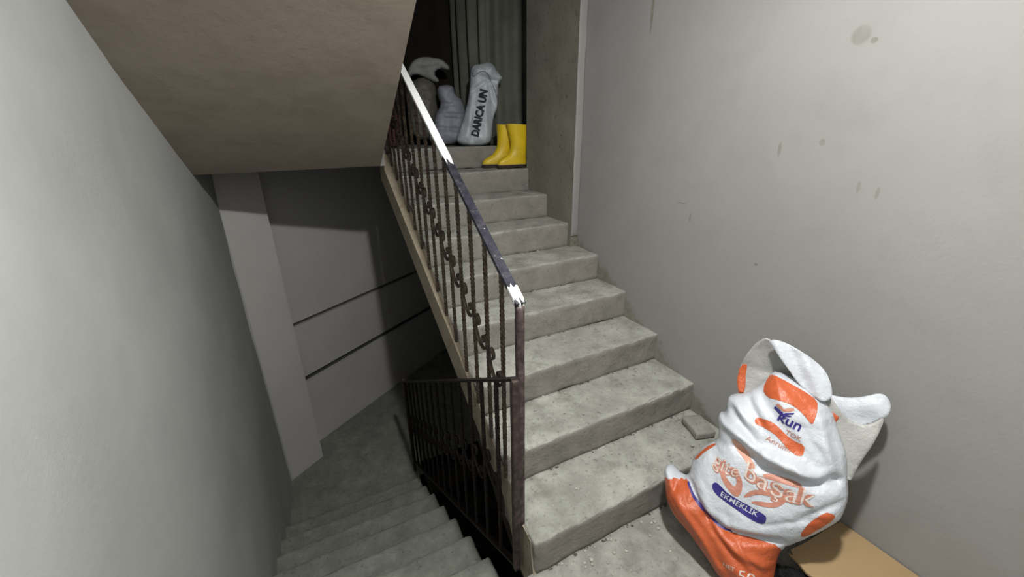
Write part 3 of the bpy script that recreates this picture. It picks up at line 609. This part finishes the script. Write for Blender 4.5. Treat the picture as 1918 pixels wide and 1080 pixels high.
def boot(loc,ang,label,lean=0.):
    o=empty('rubber_boot',loc,label,'boot','pair of yellow rubber boots'); A=Matrix.Translation(loc)@Matrix.Rotation(ang,4,'Z')
    prof=[(.024,.062,.205,.044),(.035,.064,.212,.047),(.055,.062,.208,.048),(.072,.060,.190,.047),(.088,.058,.160,.046),(.104,.056,.125,.045),(.120,.055,.098,.044),(.14,.056,.080,.044),(.17,.059,.070,.046),(.21,.063,.068,.050),(.26,.067,.072,.056),(.31,.070,.078,.060),(.332,.071,.080,.061),(.336,.072,.081,.062),(.336,.069,.078,.059)]
    rings=[]
    for z,a,b,w in prof:
        kk=1+.20*min(1,max(0,(z-.08)/.08)); a*=kk; b*=kk if z>.11 else 1; w*=1+.5*(kk-1)
        rr=ring(0,a,b,w,z+0.0,lean=lean*max(0,z-.12))
        rings.append([(x,y,zz+(.05*x if z>.30 else 0)) for x,y,zz in rr])
    def tr(vf,disp=0.):
        v,f=vf; return [A@(Vector(q)+Vector((N3(q,12),N3(q,12,3),0))*disp) for q in v],f
    link('boot_upper',join([tr(loft(rings),.006)]),M_yel,o,True)
    inner=[ring(0,.072,.078,.053,.268,lean=lean*.148),ring(0,.081,.092,.062,.333,lean=lean*.213)]
    inner=[[(x,y,zz+(.05*x if zz>.3 else 0)) for x,y,zz in r] for r in inner]
    link('boot_lining',join([tr(loft(inner),.006)]),M_in,o,True)
    def sr(z,g_): return ring(0,.066+g_,.216+g_,.050+g_*.5,z)
    link('sole',join([tr(loft([sr(.010,0),sr(.014,.002),sr(.028,.002),sr(.030,-.002)],True,True))]),M_sole,o)
    hl=[[(min(x,.005),y,z) for x,y,z in sr(zz,0)] for zz in (0.0,.0105)]
    tip=[[(max(x,.085),y,z) for x,y,z in sr(zz,-.004)] for zz in (0.0,.0105)]
    link('heel',join([tr(loft(hl,True,True))]),M_sole,o); link('toe_tread',join([tr(loft(tip,True,True))]),M_sole,o)
    v,f=loft([ring(0,.0675,.2165,.0505,.0305),ring(0,.0675,.2165,.0505,.0345)])
    link('welt',join([tr((v,f))]),plain('pale_welt',(.62,.48,.20),.6),o,True)
boot((1.11,2.185,8*RI),R(181),'yellow rubber boot with its heel against the bare concrete pillar',.12)
boot((1.03,2.295,8*RI),R(176),'yellow rubber boot standing farther left, toe pointing toward the railing',-.10)

# ---------------------------------------------------------------- curtain, darkness behind
def drape(path,z0,z1,fold,n_f,seed,t=.004):
    P=[Vector((*q,0)) for q in path]; L=[0]
    for i in range(len(P)-1): L.append(L[-1]+(P[i+1]-P[i]).length)
    N=220; pts=[]
    for i in range(N+1):
        s=L[-1]*i/N; k=0
        while k<len(L)-2 and s>L[k+1]: k+=1
        q=(s-L[k])/(L[k+1]-L[k]); p_=P[k].lerp(P[k+1],q); d=(P[k+1]-P[k]).normalized(); nn=Vector((-d.y,d.x,0)); pts.append((p_,nn,s))
    V=[];Fc=[];rows=14
    for sgn in (0,1):
        for j in range(rows+1):
            z=z0+(z1-z0)*j/rows
            for p_,nn,s in pts:
                ph=s*n_f*6.28+2.5*N3((s*2,0,seed),1.2)+.5*N3((s,z,seed),1.5)
                a=fold*(.6+.8*N3((s*3,z*.3,seed+3),1)+.2)*math.sin(ph)
                q=p_+nn*(a+sgn*t); V.append((q.x,q.y,z))
    n=N+1; o_=(rows+1)*n
    for b in (0,o_):
        for j in range(rows):
            for i in range(N): a=b+j*n+i; Fc.append((a,a+1,a+n+1,a+n))
    for j in range(rows):
        for i in (0,N): a=j*n+i; Fc.append((a,a+n,o_+a+n,o_+a))
    for i in range(N):
        for j in (0,rows): a=j*n+i; Fc.append((a,a+1,o_+a+1,o_+a))
    return V,Fc
c1=link('curtain',join([drape([(1.60,2.50),(1.25,2.52),(1.02,2.62),(.94,2.85),(.93,3.2)],1.535,4.2,.030,6.5,2.)]),M_sheet,None,True)
tag(c1,'grey hanging sheet in vertical folds behind the boots, beside the bare concrete pillar','curtain')
c2=link('curtain',join([drape([(.93,3.22),(.5,3.42),(.1,3.45),(-.5,3.4)],1.535,4.2,.035,3.2,5.)]),M_dark,None,True)  # added sheet, its near-black colour stands for darkness behind the sacks
tag(c2,'near black sheet added for the darkness behind the sacks on the upper landing','curtain')

# ---------------------------------------------------------------- cardboard, black sack, brick, crumbs
M_card=plain('cardboard',(.40,.28,.15),.85,.15,var=.05,vs=3)
cb=[(.843,-.456),(.850,-.470),(.866,-.452),(.95,-.462),(1.10,-.468),(1.168,-.474),(1.168,-1.12),(.80,-1.12),(.815,-.9),(.812,-.75),(.822,-.64),(.832,-.56),(.826,-.53),(.838,-.50)]
q=link('cardboard_box',join([prism([(a,b) for a,b in cb],.129,.137),prism([(.915,-.49),(1.160,-.49),(1.160,-1.10),(.90,-1.10)],.002,.1295)]),M_card)
tag(q,'plain brown cardboard box lying flat against the right wall behind the carrier bag','box')
sk_=bmesh.new(); bmesh.ops.create_icosphere(sk_,subdivisions=5,radius=1.)
for v in sk_.verts:
    d=v.co.copy(); r=1+.16*N3(d,2.2,3)+.07*abs(N3(d,6,1))+.03*N3(d,14,2)
    v.co=Vector((.80+d.x*.078*r,-.60+d.y*.155*r,max(.003,.066+d.z*.056*r)))
me=bpy.data.meshes.new('m'); sk_.to_mesh(me); sk_.free()
q=link('plastic_sack',me,M_bagk,None,True); tag(q,'crumpled shiny black plastic sack wedged between the carrier bag and the cardboard','sack')
ca,sa=math.cos(R(-18)),math.sin(R(-18))
q=link('brick',join([rough(lambda u,v,w:(1.068+ca*(u-.5)*.105-sa*(v-.5)*.145,.155+sa*(u-.5)*.105+ca*(v-.5)*.145,.172+.042*w),6,8,3,.004,.006,90.)]),concrete('block_grey',(.30,.30,.27),(.38,.38,.34),(.44,.44,.40)),None,True)
tag(q,'small flat grey block lying on the lowest step beside the right wall','brick')
# dark grit gathered where treads meet risers
V=[];Fc=[];rnd=random.Random(11)
for k in range(110):
    i=rnd.choice([0,0,0,0,1,1,2,2,3,3,4,5]); x=rnd.uniform(.05,1.1); c0=math.floor(x*5)*.2; 
    if rnd.random()<.5: x=c0+abs(rnd.gauss(0,.05))+.03
    x=min(1.13,x)
    y=i*T-abs(rnd.gauss(0,.006))-.002; z=i*RI; r=rnd.uniform(.0015,.0045)
    v8,f8=box(-r,-r,-r*.6,r*1.4,r,r*.6); n=len(V); V+=[(x+a+rnd.uniform(-.5,.5)*r,y+b_+rnd.uniform(-.5,.5)*r,z+r*.6+c_*rnd.uniform(.6,1.1)) for a,b_,c_ in v8]; Fc+=[tuple(n+j for j in g_) for g_ in f8]
q=link('dirt',mesh(V,Fc),plain('dark_grit',(.10,.095,.08),.95,var=.5,vs=30)); tag(q,'dark grit lying along the feet of the risers','dirt',kind='stuff')
# crumbs of cement on steps and landing
V=[];Fc=[]
rnd=random.Random(3)
for k in range(150):
    i=rnd.choice([0,0,0,1,1,1,2,2,3,4,5]); 
    if i==0: x,y,z=rnd.uniform(.05,.6),-abs(rnd.gauss(0,.12))-.01,0
    else: x,y,z=rnd.uniform(.06,1.1),(i-1)*T+rnd.choice([rnd.uniform(.03,.27),T-abs(rnd.gauss(0,.02))-.005]),i*RI
    r=rnd.uniform(.002,.005)*(1.6 if rnd.random()<.1 else 1)
    n=len(V); q=[Vector((rnd.uniform(-1,1),rnd.uniform(-1,1),rnd.uniform(-.6,.6))).normalized()*rnd.uniform(.7,1.2)*r for _ in range(8)]
    v8,f8=box(-r,-r,-r*.7,r,r,r*.7); V+=[(x+a+rnd.uniform(-.4,.4)*r,y+b+rnd.uniform(-.4,.4)*r,z+r*.7+c_*rnd.uniform(.6,1.1)) for a,b,c_ in v8]; Fc+=[tuple(n+j for j in g_) for g_ in f8]
q=link('rubble',mesh(V,Fc),plain('cement_crumbs',(.42,.42,.37),.9,var=.4,vs=30)); tag(q,'scattered cement crumbs and grit on the lower steps and landing','rubble',kind='stuff')
